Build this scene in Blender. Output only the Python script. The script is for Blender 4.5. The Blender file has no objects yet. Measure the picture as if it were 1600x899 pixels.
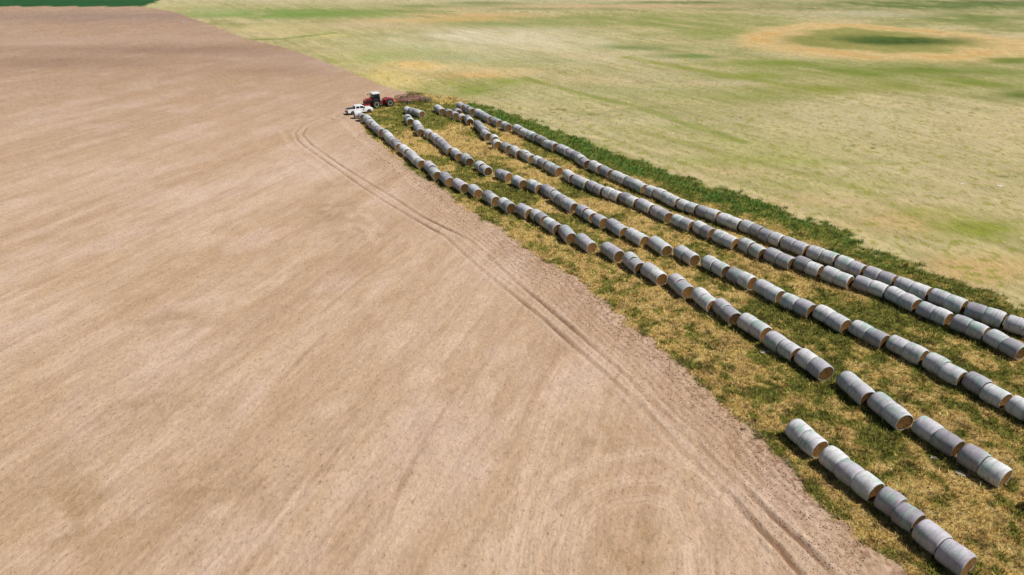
import bpy, bmesh, math, random
import numpy as np
from mathutils import Vector, Matrix
R = math.radians
random.seed(7)
scene = bpy.context.scene
col = scene.collection

# ------------------------------------------------------------------ camera
F_PX, PITCH, CAM_H = 1067.0, R(27.0), 32.3
cam = bpy.data.objects.new("camera", bpy.data.cameras.new("camera"))
col.objects.link(cam)
cam.location = (0, 0, CAM_H)
cam.rotation_euler = (R(90) - PITCH, 0, 0)
cam.data.sensor_width = 36.0
cam.data.lens = 36.0 * F_PX / 1600.0
cam.data.clip_start = 0.5
cam.data.clip_end = 12000
scene.camera = cam

# ------------------------------------------------------------------ sky and sun
SUN_AZ, SUN_EL = R(97), R(57)
world = bpy.data.worlds.new("World"); scene.world = world; world.use_nodes = True
wn = world.node_tree
sky = wn.nodes.new('ShaderNodeTexSky'); sky.sky_type = 'NISHITA'; sky.sun_disc = False
sky.sun_elevation = SUN_EL; sky.sun_rotation = SUN_AZ
bg = wn.nodes['Background']; bg.inputs['Strength'].default_value = 0.05
wn.links.new(sky.outputs[0], bg.inputs[0])
sd = bpy.data.lights.new("sun", 'SUN'); sd.energy = 5.0; sd.angle = R(0.5); sd.color = (1.0, 0.955, 0.89)
sun = bpy.data.objects.new("sun", sd); col.objects.link(sun)
svec = Vector((math.sin(SUN_AZ)*math.cos(SUN_EL), math.cos(SUN_AZ)*math.cos(SUN_EL), math.sin(SUN_EL)))
sun.rotation_euler = svec.to_track_quat('Z', 'Y').to_euler(); sun.location = svec * 200
vs = scene.view_settings
vs.view_transform = 'Standard'; vs.look = 'None'; vs.gamma = 1; vs.use_curve_mapping = False
vs.exposure = 0.24

# ------------------------------------------------------------------ measuring helper: a point of the photograph to a point on the ground
CP, SP = math.cos(PITCH), math.sin(PITCH)
def at(px, py, z=0.0):
    dx = (px - 800) / F_PX; dy = -(py - 449.5) / F_PX
    X, Y, Z = dx, CP + dy*SP, -SP + dy*CP
    t = (CAM_H - z) / -Z
    return (X*t, Y*t)

def tag(o, label=None, cat=None, group=None, kind=None):
    if label: o['label'] = label
    if cat: o['category'] = cat
    if group: o['group'] = group
    if kind: o['kind'] = kind
    return o

# ------------------------------------------------------------------ noise on arrays
def hsh(ix, iy, s):
    h = (ix.astype(np.int64)*374761393 + iy.astype(np.int64)*668265263 + s*974634777) & 0xffffffff
    h = ((h ^ (h >> 13)) * 1274126177) & 0xffffffff
    h = (h ^ (h >> 16)) & 0xffffffff
    return h.astype(np.float64) / 4294967295.0
def vn(x, y, s):
    x0 = np.floor(x); y0 = np.floor(y); u = x-x0; v = y-y0
    u = u*u*(3-2*u); v = v*v*(3-2*v)
    a = hsh(x0, y0, s); b = hsh(x0+1, y0, s); c = hsh(x0, y0+1, s); d = hsh(x0+1, y0+1, s)
    return (a*(1-u)+b*u)*(1-v) + (c*(1-u)+d*u)*v
def fbm(x, y, s, o=4):
    r = np.zeros_like(x); a = 0.5; t = 0
    for i in range(o):
        cs, sn = math.cos(0.6*i), math.sin(0.6*i)
        r += a*vn(x*cs - y*sn, x*sn + y*cs, s+i*17); t += a; a *= 0.5; x = x*2.03; y = y*2.03
    return r/t
def rotxy(x, y, az):          # u along a heading (from +Y, clockwise), v across it
    return x*math.sin(az)+y*math.cos(az), x*math.cos(az)-y*math.sin(az)
def sst(a, b, x):
    t = np.clip((x-a)/(b-a), 0, 1); return t*t*(3-2*t)
def seg_dist(X, Y, pts, closed=False):
    d = np.full(X.shape, 1e9)
    n = len(pts)
    for i in range(n if closed else n-1):
        ax, ay = pts[i]; bx, by = pts[(i+1) % n]
        ex, ey = bx-ax, by-ay; L = ex*ex+ey*ey+1e-9
        t = np.clip(((X-ax)*ex+(Y-ay)*ey)/L, 0, 1)
        d = np.minimum(d, (X-ax-t*ex)**2+(Y-ay-t*ey)**2)
    return np.sqrt(d)
def inside(X, Y, pts):
    r = np.zeros(X.shape, bool); n = len(pts)
    for i in range(n):
        x1, y1 = pts[i]; x2, y2 = pts[(i+1) % n]
        if y1 == y2: continue
        c = ((y1 > Y) != (y2 > Y)) & (X < (x2-x1)*(Y-y1)/(y2-y1)+x1)
        r ^= c
    return r
def sdist(X, Y, pts):
    d = seg_dist(X, Y, pts, True)
    return np.where(inside(X, Y, pts), d, -d)

# ------------------------------------------------------------------ the field borders, in metres
W = lambda l: [at(*p) for p in l]
soil_far = W([(223,10.5),(272,19),(306,31),(350,47),(387,62),(434,72),(472,84),(528,105),(575,125),(616,141),(636,145)])
soil_near = W([(636,149),(604,160),(580,171),(563,183),(563,196),(583,216),(607,236),(633,258),(653,271),(677,288),(720,318),(751,338),(787,364),(822,389),(869,419),(905,433),(927,459),(952,481),(987,512),(1037,549),(1081,587),(1119,627),(1169,662),(1212,712),(1237,737),(1270,768),(1320,820),(1350,850),(1400,889),(1470,960),(1560,1060)])
gx, gy = at(-3000, 9.0)
soil_poly = soil_far + soil_near + [(24, 0), (20, -200), (-900, -300), (-1500, at(0, 9.5)[1])]
verge_out = W([(640,146),(680,150),(720,157),(760,168),(800,179),(863,200),(929,227),(975,246),(1018,260),(1078,278),(1140,300),(1175,312),(1218,324),(1271,344),(1319,357),(1369,391),(1413,411),(1469,436),(1514,450),(1569,468),(1620,486),(1750,530)])
verge_poly = verge_out + [(140, 5), (110, -60), (20, -60)] + list(reversed(soil_near))
far_y = at(0, 9.5)[1]
crop_poly = [(-1500, far_y), at(223, 10.5), (at(232, 4)[0], far_y+40), (at(246, -10)[0], far_y+130), (at(246, -10)[0]-60, far_y+900), (-1500, far_y+900)]

def ell(X, Y, cx, cy, hw, hh):     # a soft ground patch given by its middle and its half extents
    u0 = at(cx-hw, cy); u1 = at(cx+hw, cy); v0 = at(cx, cy+hh); v1 = at(cx, cy-hh); c = at(cx, cy)
    ux, uy = (u1[0]-u0[0])/2, (u1[1]-u0[1])/2
    vx, vy = (v1[0]-v0[0])/2, (v1[1]-v0[1])/2
    det = ux*vy-uy*vx
    a = ((X-c[0])*vy-(Y-c[1])*vx)/det; b = (-(X-c[0])*uy+(Y-c[1])*ux)/det
    return np.exp(-(a*a+b*b)*0.9)

def lin(r, g, b):
    f = lambda c: (c/255/12.92 if c/255 <= .04045 else ((c/255+.055)/1.055)**2.4)
    return np.array([f(r), f(g), f(b)])
ALB = 0.62       # from the colour seen in the sun to the base colour
def pc(r, g, b): return lin(r, g, b)*ALB

rutL = W([(528,182),(494,187),(472,197),(461,208),(466,220),(480,232),(531,267),(566,292),(600,314),(644,340),(697,370),(747,417),(800,459),(853,502),(909,552),(994,627),(1065,705),(1145,780),(1185,825),(1215,855),(1250,897),(1300,965)])
rutR = W([(540,184),(505,189),(480,199),(473,211),(487,226),(537,261),(587,292),(619,311),(656,336),(678,347),(731,373),(775,411),(806,440),(856,481),(925,540),(987,596),(1050,659),(1140,742),(1205,805),(1255,850),(1300,897),(1360,960)])
light_tracks = [W(l) for l in (
    [(835,960),(843,850),(858,795),(879,752),(932,720),(1021,706),(1092,731),(1150,790),(1210,899),(1230,960)],
    [(860,970),(870,860),(890,800),(924,775),(977,752),(1043,750),(1088,782),(1112,850),(1120,960)],
    [(900,960),(905,870),(920,815),(960,785),(1010,778),(1055,790),(1080,850),(1085,960)],
    [(905,560),(870,625),(850,690),(835,750),(822,800),(812,860),(805,960)],
    [(888,560),(852,625),(832,690),(815,760),(800,860),(790,960)],
    [(440,205),(455,230),(500,262),(540,300)],
    [(535,190),(560,215),(610,250),(650,290),(700,330)],
    [(565,330),(600,362),(545,350)],
    [(540,325),(575,358),(590,380)],)]
dark_tracks = [W(l) for l in (
    [(618,598),(553,673),(489,749),(430,830),(380,899)],
    [(711,607),(671,678),(631,749),(600,830)],
    [(560,640),(520,690),(470,745),(410,830)],
    [(400,640),(470,560),(560,470)],
    [(640,385),(560,440),(500,490)],
    [(280,400),(140,474),(0,548)],
    [(1080,780),(1100,810),(1112,855),(1120,899)],
    [(1290,795),(1312,830),(1330,870),(1345,899)],
    [(1300,800),(1325,835),(1350,880),(1365,899)],
    [(1133,688),(1190,750),(1250,810),(1290,860)],)]

TILL = R(19.0); ROWS = R(-30.0)

def ground(X, Y):
    """type weights, base colour and height for points of the ground"""
    n1 = fbm(X/1.3, Y/1.3, 11, 3)-.5; n2 = fbm(X/6, Y/6, 12, 3)-.5
    dist = np.hypot(X, Y)
    s = sdist(X, Y, soil_poly) + n1*1.5 + n2*1.2
    v = sdist(X, Y, verge_poly) + n1*4.5 + n2*3.5
    c = sdist(X, Y, crop_poly) + n2*3
    db = seg_dist(X, Y, soil_near)
    v = np.where(s < .5, np.maximum(v, 3.5-db), v)
    typ = np.where(s > 0, 0, np.where(v > 0, 1, np.where(c > 0, 3, 2)))
    # ---- bare tilled soil
    u, w = rotxy(X, Y, TILL)
    col_s = np.empty(X.shape+(3,)); col_s[:] = pc(218,188,158)*.97
    st = fbm(u/26, w/4.2, 21, 5); st2 = fbm(u/5, w/1.2, 22, 4); bl = fbm(X/14, Y/14, 23, 4)
    fine = fbm(u/1.1, w/.28, 24, 3); mid = fbm(u/3.0, w/1.5, 26, 4)
    def mix(C, c2, a): 
        a = np.clip(a, 0, 1)[..., None]; return C*(1-a)+c2*a
    col_s = mix(col_s, pc(190,155,120), sst(.5,.72,mid)*.28)
    col_s = mix(col_s, pc(236,208,188), sst(.48,.28,mid)*.25)
    ln_ = fbm(u/60, w/.55, 27, 3); ln2 = fbm(u/90, w/2.4, 28, 3)
    col_s = mix(col_s, pc(186,152,122), sst(.55,.72,ln_)*.38)
    col_s = mix(col_s, pc(184,150,122), sst(.56,.7,ln2)*.30)
    col_s = mix(col_s, pc(236,208,186), sst(.44,.3,ln2)*.3)
    farf = sst(70, 270, Y - X*0.25)
    col_s = mix(col_s, pc(178,148,124), farf*.85)
    col_s = mix(col_s, pc(198,164,130), sst(.46,.72,st)*.22)
    col_s = mix(col_s, pc(226,198,176), sst(.50,.28,st)*.22*(1-.5*farf))
    col_s = mix(col_s, pc(196,162,124), sst(.5,.75,bl)*.22)
    col_s = mix(col_s, pc(228,200,182), sst(.5,.25,fbm(u/9, w/5, 29, 4))*.45*(1-.6*farf))
    col_s = mix(col_s, pc(194,160,126), sst(.5,.8,st2)*.3)
    for (a, b, h, k, cc, al) in ((150,26,260,9,(150,128,122),.55),(280,78,230,9,(146,116,100),.5),(90,98,160,8,(148,118,100),.55),
            (170,60,280,4,(196,166,144),.7),(60,68,120,4,(205,178,160),.5),(420,112,110,8,(158,126,106),.45),(560,100,60,8,(198,170,152),.6),(520,95,80,10,(190,160,142),.5),
            (470,86,60,6,(186,156,138),.5),
            (940,688,42,34,(172,142,102),.30),(985,850,60,50,(170,140,100),.25),(100,800,110,60,(178,146,108),.45),(330,770,90,50,(178,146,112),.35),
            (520,330,40,22,(176,148,116),.4),(270,500,60,20,(180,150,118),.35),(230,640,90,25,(178,148,114),.35),(545,355,30,14,(182,154,122),.4)):
        col_s = mix(col_s, pc(*cc), ell(X, Y, a, b, h, k)*al*((.1+1.8*sst(.35,.65,fbm(X/1.4, Y/1.4, a, 3))) if b > 130 else (.5+.9*fbm(X/40, Y/7, a, 4))))
    # headland worked along the border, tines drawn parallel to it
    hl = sst(11, 2, db)*(s > -1)*sst(160, 70, dist)
    comb = .5+.5*np.sin(db*2*math.pi/.62 + n1*3.2)
    tread = fbm(X/.28, Y/.28, 31, 2)
    col_s = mix(col_s, pc(178,144,122), hl*comb*(.25+.5*fbm(X/4,Y/4,36,2)))
    col_s = mix(col_s, pc(150,116,92), sst(3.5,.2,db)*sst(.52,.7,tread)*sst(120,50,dist)*.7)
    hz = np.zeros_like(X)
    hz -= hl*comb*.022
    tl = .5+.5*np.sin(w*2*math.pi/.76 + fbm(X/3,Y/3,33,2)*4)
    tlm = (1-hl)*sst(150,60,dist)*sst(.35,.65,fbm(X/18,Y/18,34,3))
    col_s = mix(col_s, pc(196,164,134), tl*tlm*.22)
    hz -= tl*tlm*.012
    on = sst(.25,.6,fbm(X/7, Y/7, 41, 3))
    for k, rt in enumerate((rutL, rutR)):
        d = seg_dist(X, Y, rt) + n1*.10
        reach = np.clip(.16 + ell(X,Y,850,500,75,50) + ell(X,Y,1215,850,90,70) + .6*ell(X,Y,510,230,80,60) + .9*ell(X,Y,690,352,40,18) + .3*ell(X,Y,600,310,50,30), 0, 1)
        m = sst(.24, .10, d)*(.35+.65*on)*reach
        col_s = mix(col_s, pc(138,106,84), m*.9)
        col_s = mix(col_s, pc(228,202,180), sst(.9,.5,d)*sst(.2,.45,d)*.35)
        hz += (-.09*sst(.34,.1,d) + .04*sst(.8,.45,d)*sst(.2,.42,d))*(.3+.7*reach)
    near_m = 1-sst(90,150,dist)*.5
    for k, t in enumerate(light_tracks):
        d = seg_dist(X, Y, t) + n1*.12
        wob_ = sst(.15,.5,fbm(X/6, Y/6, 150+k, 2))*(.55+.45*np.sin(d*2*math.pi/.34))
        m = sst(.85,.3,d)*(.5+.5*fbm(X/2, Y/2, 50+k, 2))*wob_
        col_s = mix(col_s, pc(236,206,182), m*.5); hz -= .02*sst(.6,.2,d)
        m2 = wob_*sst(.25,.05,np.abs(d-.95)); col_s = mix(col_s, pc(190,156,126), m2*.45); hz += .02*m2
    for k, t in enumerate(dark_tracks):
        d = seg_dist(X, Y, t) + n1*.10
        m = sst(.30,.1,d)*(.3+.7*sst(.3,.6,fbm(X/4, Y/4, 70+k, 2)))
        col_s = mix(col_s, pc(176,142,114), m*.42); hz -= .012*sst(.3,.08,d)
    hz += (fbm(X/.45, Y/.45, 61, 3)-.5)*.045
    col_s *= (.83+.30*fine)[..., None]
    # ---- rough grass between the bales
    gr = fbm(X/5.5, Y/5.5, 81, 4); g2 = fbm(X/1.1, Y/1.1, 82, 3); g3 = fbm(X/.45, Y/.45, 83, 2)
    nearv = sst(95,55,dist)
    green = np.clip(sst(.40,.62,gr)*(.75-.35*nearv) + (g2-.5)*(1.3+.9*nearv) + (g3-.5)*.8 + .12*nearv + .07, 0, 1)
    dv = seg_dist(X, Y, verge_out)
    strip = sst(9.5, 3.5, dv)*sst(100, 145, Y+X*.9)*(1-sst(.75,1,0*X))
    dstrip = sst(7.5, 4.0, dv+n1*3)*(X > -10)*sst(66, 98, dist)*sst(190,150,dist)
    green = np.maximum(green, dstrip*(.65+.5*g2))
    right = ell(X, Y, 1430, 500, 220, 45)*.55 + ell(X, Y, 1330, 490, 180, 30)*.3 + ell(X,Y,690,175,60,14)*.6 + ell(X,Y,620,172,45,10)*.5 + ell(X,Y,1250,600,60,30)*.35 + ell(X,Y,1160,600,60,30)*.3
    green = np.clip(green + right*(.4+g2), 0, 1)
    yel = ell(X,Y,670,225,50,22)*.5 + ell(X,Y,800,250,60,14)*.45 + ell(X,Y,1010,470,60,35)*.5 + ell(X,Y,960,320,70,14)*.3 + ell(X,Y,1320,790,70,40)*.5+ ell(X,Y,1180,560,60,40)*.3 + ell(X,Y,1500,810,120,60)*.5
    green = np.clip(green - yel*.8, 0, 1)
    C = np.empty(X.shape+(3,)); C[:] = pc(220,188,118)
    C = mix(C, pc(228,198,142), sst(.5,.75,g3)*.6)
    C = mix(C, pc(180,150,96), sst(.5,.8,fbm(X/2.2,Y/2.2,85,3))*.6)
    C = mix(C, pc(146,142,66), sst(.15,.6,green))
    C = mix(C, pc(114,118,56), sst(.55,1.0,green)*.75)
    C = mix(C, pc(96,132,54), dstrip*(.25+.75*sst(.4,.65,g2))*.85)
    C = mix(C, pc(92,72,46), sst(.60,.78,fbm(X/.7,Y/.7,86,2))*.55*sst(150,60,dist))
    col_v = C
    # ---- open pasture
    u, w = rotxy(X, Y, ROWS)
    p1 = fbm(u/75, w/32, 91, 6); p2 = fbm(u/18, w/9, 92, 5); p3 = fbm(X/.9, Y/.9, 93, 3); p4 = fbm(u/26, w/4.0, 94, 4)
    C = np.empty(X.shape+(3,)); C[:] = pc(206,190,142)
    C = mix(C, pc(178,172,112), sst(.46,.64,p1)*.55)
    C = mix(C, pc(216,196,152), sst(.5,.3,p1)*.75)
    C = mix(C, pc(158,160,88), sst(.52,.72,p2)*.5)
    C = mix(C, pc(218,198,152), sst(.5,.70,p4)*.6)
    C = mix(C, pc(158,154,106), sst(.5,.28,p4)*.5)
    rag = (.72+(fbm(u/16, w/8, 95, 5)-.5)*1.5)
    C = mix(C, pc(160,156,98), sst(.5,.7,fbm(u/70, w/2.6, 205, 4))*.5)
    C = mix(C, pc(222,204,160), sst(.52,.72,fbm(u/80, w/3.4, 206, 4))*.5)
    C = mix(C, pc(164,156,104), sst(.5,.72,fbm(u/7, w/1.3, 201, 4))*.45)
    C = mix(C, pc(218,202,156), sst(.5,.72,fbm(u/9, w/1.7, 202, 4))*.4)
    C = mix(C, pc(146,146,78), sst(.55,.72,fbm(X/1.5, Y/1.5, 203, 4))*(.15+.5*sst(.45,.65,fbm(X/22,Y/22,204,3))))
    C = mix(C, pc(212,190,146), sst(.5,.7,fbm(X/30, Y/16, 96, 6))*.7)
    C = mix(C, pc(142,146,84), sst(.52,.74,fbm(X/26, Y/13, 196, 6))*.5)
    for (a, b, h, k, cc, al) in (
            # far bands
            (700,3,500,3,(206,196,160),.7),(760,5,60,2.2,(110,128,78),.9),(760,9,35,2,(92,116,64),.9),(980,10,230,2,(214,180,140),.95),(1080,4,120,2,(112,124,72),.8),(860,14,120,2,(150,150,104),.6),
            (1450,8,240,9,(112,128,72),.95),(1330,22,90,5,(196,186,150),.9),(1420,24,60,3,(206,192,158),.8),(1520,28,120,9,(128,140,78),.8),(1590,3,80,4,(90,108,60),.7),
            (430,21,120,6.5,(142,164,92),1.4),(520,22,80,6,(130,156,78),1.3),(590,20,40,4,(146,164,90),.9),(330,16,50,6,(182,184,128),.7),(260,8,60,4,(196,192,140),.8),
            (600,8,200,4,(190,184,134),.7),(660,10,60,2.5,(140,150,90),.7),
            (620,36,120,8,(212,188,144),.95),(760,24,70,3,(216,182,128),.9),(640,33,70,2.5,(214,184,128),.8),(740,30,60,2.5,(222,180,112),.95),(560,40,90,5,(206,188,146),.8),(430,44,70,7,(204,192,130),.6),(500,55,60,6,(208,196,132),.6),
            (640,75,110,12,(184,184,128),.7),(800,38,110,5,(146,156,88),.85),(950,30,150,8,(156,160,96),.75),(1080,35,140,11,(146,154,84),.85),(1150,55,90,9,(144,154,80),.7),
            (780,58,130,14,(222,210,176),1.0),(860,70,110,14,(220,206,168),.8),(980,92,90,9,(214,198,160),.7),(1080,118,120,8,(208,192,156),.7),(1160,128,60,5,(214,196,164),.6),
            (560,95,60,8,(178,180,96),.7),(610,85,90,8,(176,178,112),.7),(700,95,110,10,(182,184,140),.6),
            (690,106,70,7,(226,202,150),.95),(650,102,45,7,(228,196,132),.95),(770,112,60,6,(224,196,146),.95),(630,128,50,12,(224,200,138),.9),(600,118,30,9,(218,196,130),.8),(735,118,55,4,(222,182,122),.8),
            (740,142,48,9,(134,152,62),.98),(800,128,60,6,(156,162,84),.7),(700,132,40,6,(180,176,96),.6),
            (1000,74,70,5,(132,146,86),.7),(1080,88,80,4,(128,144,82),.8),(1250,100,150,7,(136,148,68),.8),(1400,112,200,9,(124,138,60),.9),(1560,95,90,8,(122,136,60),.85),(1500,130,150,12,(134,144,66),.8),(1200,118,120,8,(142,152,72),.7),(1300,140,120,8,(150,152,74),.7),(1590,150,60,8,(110,124,54),.8),
            (1000,140,120,10,(176,176,124),.6),(860,150,90,14,(192,188,140),.6),(1160,150,90,9,(150,156,84),.6),
            (1350,190,220,30,(204,190,146),.75),(1500,240,180,50,(200,184,138),.7),(1150,230,200,25,(186,180,120),.5),(950,190,130,15,(206,194,150),.65),(800,165,60,8,(206,190,142),.7),
            (880,195,80,8,(206,188,144),.6),(1010,235,90,10,(208,190,146),.7),(1120,270,90,9,(212,188,142),.7),(1250,315,100,13,(208,184,136),.75),(1400,350,90,18,(206,178,126),.75),(1530,420,90,25,(208,178,122),.85),
            (1540,355,70,18,(152,156,72),.85),(1480,330,70,9,(176,170,94),.6),(1320,290,120,10,(180,176,106),.45),(1180,250,100,6,(170,170,92),.5),(1040,200,90,4,(160,166,84),.55),(1250,255,150,4,(168,170,98),.5)):
        C = mix(C, pc(*cc), ell(X, Y, a, b, h, k)*al*rag*1.5)
    for line, wd, cc, al in (
            (W([(820,122),(900,145),(1000,168),(1060,190),(1160,222)]), 1.6, (140,150,72), .7),
            (W([(640,60),(760,70),(860,88),(960,112)]), 2.2, (182,178,132), .5),
            (W([(980,90),(1060,105),(1150,120),(1300,145)]), 3.0, (150,156,70), .7),
            (W([(760,205),(880,190)]), .8, (150,156,80), .3),
            (W([(400,62),(450,60),(520,52)]), 1.8, (120,140,70), .8),
            (W([(600,16),(700,18),(560,18)]), 5.0, (140,152,88), .6),
            (W([(870,215),(960,222),(1080,262),(1200,300),(1330,345),(1430,395)]), 1.5, (176,168,112), .5),
            (W([(1000,205),(1130,240),(1330,292),(1420,330),(1480,360)]), 1.5, (156,156,84), .55),
            (W([(640,22),(700,26),(780,24),(860,26)]), 3.5, (218,184,134), .7)):
        d = seg_dist(X, Y, line)
        C = mix(C, pc(*cc), sst(wd*1.3, wd*.3, d+(p3-.5)*1.5)*al*(.5+fbm(X/5, Y/5, 97, 3)))
    ring = W([(1188,60),(1225,47),(1290,39),(1370,43),(1450,50),(1520,58),(1585,68),(1600,76),(1545,84),(1480,90),(1400,89),(1320,84),(1250,77),(1205,70)])
    dr = seg_dist(X, Y, ring, True)*(1+.8*(fbm(X/25, Y/25, 98, 4)-.5)) + (fbm(X/10, Y/10, 198, 5)-.5)*15
    ri = inside(X, Y, ring)
    C = mix(C, pc(158,154,84), ri*.85*sst(3,9,dr))
    C = mix(C, pc(220,190,134), sst(15,5,dr)*.92)
    C = mix(C, pc(216,176,112), sst(6,1,dr)*sst(.4,.6,p2)*.9)
    C = mix(C, pc(84,106,44), ell(X,Y,1390,62,110,8)*sst(.35,.6,p2+.1)*1.1*ri)
    C = mix(C, pc(64,90,38), ell(X,Y,1410,66,70,4)*1.1)
    C = mix(C, pc(150,148,90), sst(.35,1,np.sin(w*2*math.pi/5.2+fbm(u/30,w/10,208,2)*3))*.22*sst(.4,.65,fbm(u/40,w/20,209,3)))
    gr_ = fbm(u/6, w/1.2, 207, 4); C = C*(.82+.32*gr_)[..., None]
    C = mix(C, pc(150,152,60), sst(.58,.76,p3)*.7*sst(330,110,dist))
    C = mix(C, pc(110,112,52), sst(.64,.8,fbm(X/1.6,Y/1.6,99,3))*sst(.5,.7,fbm(X/16,Y/16,100,3))*.8*sst(260,120,dist))
    col_p = C
    # ---- green crop at the far left
    C = np.empty(X.shape+(3,)); C[:] = pc(48,94,52)
    C *= (.8+.4*fbm(X/30, Y/6, 101, 3))[..., None]
    col_c = C
    ws = sst(-.45, .35, s); wv = sst(-1.2, 1.0, v); wc = sst(-1.5, 1.5, c)
    out = mix(mix(mix(col_p, col_c, wc), col_v, wv), col_s, ws)
    z = hz*ws*sst(260,150,dist) + (1-ws)*(fbm(X/.9, Y/.9, 110, 2)-.5)*.08*wv*sst(200,100,dist)
    return typ, out, z, green, dstrip, s, v

# ------------------------------------------------------------------ materials
def new_mat(name):
    m = bpy.data.materials.new(name); m.use_nodes = True
    return m, m.node_tree, m.node_tree.nodes['Principled BSDF']
def N(t, kind, **kw):
    n = t.nodes.new(kind)
    for k, v in kw.items(): setattr(n, k, v)
    return n
def plain(name, rgb, rough=.6, metal=0.0, spec=.5, noise=.12, scale=3.0, coat=0.0):
    m, t, b = new_mat(name)
    tc = N(t, 'ShaderNodeTexCoord'); nz = N(t, 'ShaderNodeTexNoise'); nz.inputs['Scale'].default_value = scale; nz.inputs['Detail'].default_value = 5
    mx = N(t, 'ShaderNodeMix', data_type='RGBA')
    mx.inputs[6].default_value = (*[c*(1-noise) for c in rgb], 1); mx.inputs[7].default_value = (*[min(1, c*(1+noise)) for c in rgb], 1)
    t.links.new(tc.outputs['Object'], nz.inputs['Vector']); t.links.new(nz.outputs[0], mx.inputs[0]); t.links.new(mx.outputs[2], b.inputs['Base Color'])
    b.inputs['Roughness'].default_value = rough; b.inputs['Metallic'].default_value = metal
    b.inputs['Specular IOR Level'].default_value = spec; b.inputs['Coat Weight'].default_value = coat
    return m

def ground_mat(name, az, fine, stretch, lo, hi, bump, speck=None, speck_amt=.5, speck_scale=3.0, clod=None):
    m, t, b = new_mat(name); L = t.links.new
    at_ = N(t, 'ShaderNodeAttribute', attribute_name='albedo')
    tc = N(t, 'ShaderNodeTexCoord'); mp = N(t, 'ShaderNodeMapping')
    mp.inputs['Rotation'].default_value = (0, 0, az); mp.inputs['Scale'].default_value = (1, 1/stretch, 1)
    L(tc.outputs['Object'], mp.inputs['Vector'])
    n1 = N(t, 'ShaderNodeTexNoise'); n1.inputs['Scale'].default_value = fine; n1.inputs['Detail'].default_value = 6; n1.inputs['Roughness'].default_value = .75
    L(mp.outputs[0], n1.inputs['Vector'])
    r1 = N(t, 'ShaderNodeMapRange'); r1.inputs['From Min'].default_value = .3; r1.inputs['From Max'].default_value = .7; r1.inputs['To Min'].default_value = lo; r1.inputs['To Max'].default_value = hi
    L(n1.outputs[0], r1.inputs['Value'])
    mul = N(t, 'ShaderNodeVectorMath', operation='SCALE'); L(at_.outputs['Color'], mul.inputs[0]); L(r1.outputs[0], mul.inputs['Scale'])
    src = mul.outputs[0]
    if speck:
        n2 = N(t, 'ShaderNodeTexNoise'); n2.inputs['Scale'].default_value = speck_scale; n2.inputs['Detail'].default_value = 4; n2.inputs['Roughness'].default_value = .7
        L(mp.outputs[0], n2.inputs['Vector'])
        r2 = N(t, 'ShaderNodeMapRange'); r2.inputs['From Min'].default_value = .56; r2.inputs['From Max'].default_value = .72; r2.inputs['To Max'].default_value = speck_amt
        L(n2.outputs[0], r2.inputs['Value'])
        mx = N(t, 'ShaderNodeMix', data_type='RGBA'); mx.inputs[7].default_value = (*speck, 1)
        L(r2.outputs[0], mx.inputs[0]); L(src, mx.inputs[6]); src = mx.outputs[2]
    L(src, b.inputs['Base Color'])
    b.inputs['Roughness'].default_value = 1.0; b.inputs['Specular IOR Level'].default_value = .08
    n3 = N(t, 'ShaderNodeTexNoise'); n3.inputs['Scale'].default_value = fine*1.3; n3.inputs['Detail'].default_value = 5; n3.inputs['Roughness'].default_value = .7
    L(mp.outputs[0], n3.inputs['Vector'])
    bp = N(t, 'ShaderNodeBump'); bp.inputs['Strength'].default_value = 1.0; bp.inputs['Distance'].default_value = bump
    L(n3.outputs[0], bp.inputs['Height']); L(bp.outputs[0], b.inputs['Normal'])
    return m

mat_soil = ground_mat('tilled_soil', TILL, 4.2, 1.7, .80, 1.17, .07, speck=tuple(pc(146,110,80)), speck_amt=.8, speck_scale=3.6)
mat_verge = ground_mat('rough_grass_ground', 0, 3.0, 1.0, .72, 1.22, .25, speck=tuple(pc(84,78,44)), speck_amt=.6, speck_scale=2.6)
mat_past = ground_mat('dry_pasture', ROWS, 1.6, 3.0, .80, 1.16, .12, speck=tuple(pc(134,130,72)), speck_amt=.75, speck_scale=1.3)
mat_crop = ground_mat('green_crop', 0, 1.0, 1.0, .8, 1.2, .2)

# ------------------------------------------------------------------ the ground
deps = np.radians(np.linspace(63, 2.8, 860))
rad = np.concatenate([[0.5, 5, 10], CAM_H/np.tan(deps), np.geomspace(CAM_H/math.tan(R(2.8)), 9000, 22)[1:]])
azs = np.radians(np.concatenate([np.linspace(-180, -54, 22)[:-1], np.linspace(-54, 54, 1080), np.linspace(54, 180, 22)[1:]]))
RR, AA = np.meshgrid(rad, azs, indexing='ij')
# small wobble so that nothing lines up with the rings of the mesh
X = (RR*np.sin(AA)); Y = (RR*np.cos(AA))
typ, colr, Z, green, dst, s_, v_ = ground(X, Y)
nr, na = X.shape
idx = np.arange(nr*na).reshape(nr, na)
q = np.stack([idx[:-1,:-1], idx[:-1,1:], idx[1:,1:], idx[1:,:-1]], -1).reshape(-1, 4)[:, ::-1]
ftyp = typ[:-1,:-1].reshape(-1)
VX = np.stack([X, Y, Z], -1).reshape(-1, 3).astype(np.float32)
VC = np.concatenate([colr, np.ones(colr.shape[:2]+(1,))], -1).reshape(-1, 4).astype(np.float32)

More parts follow.
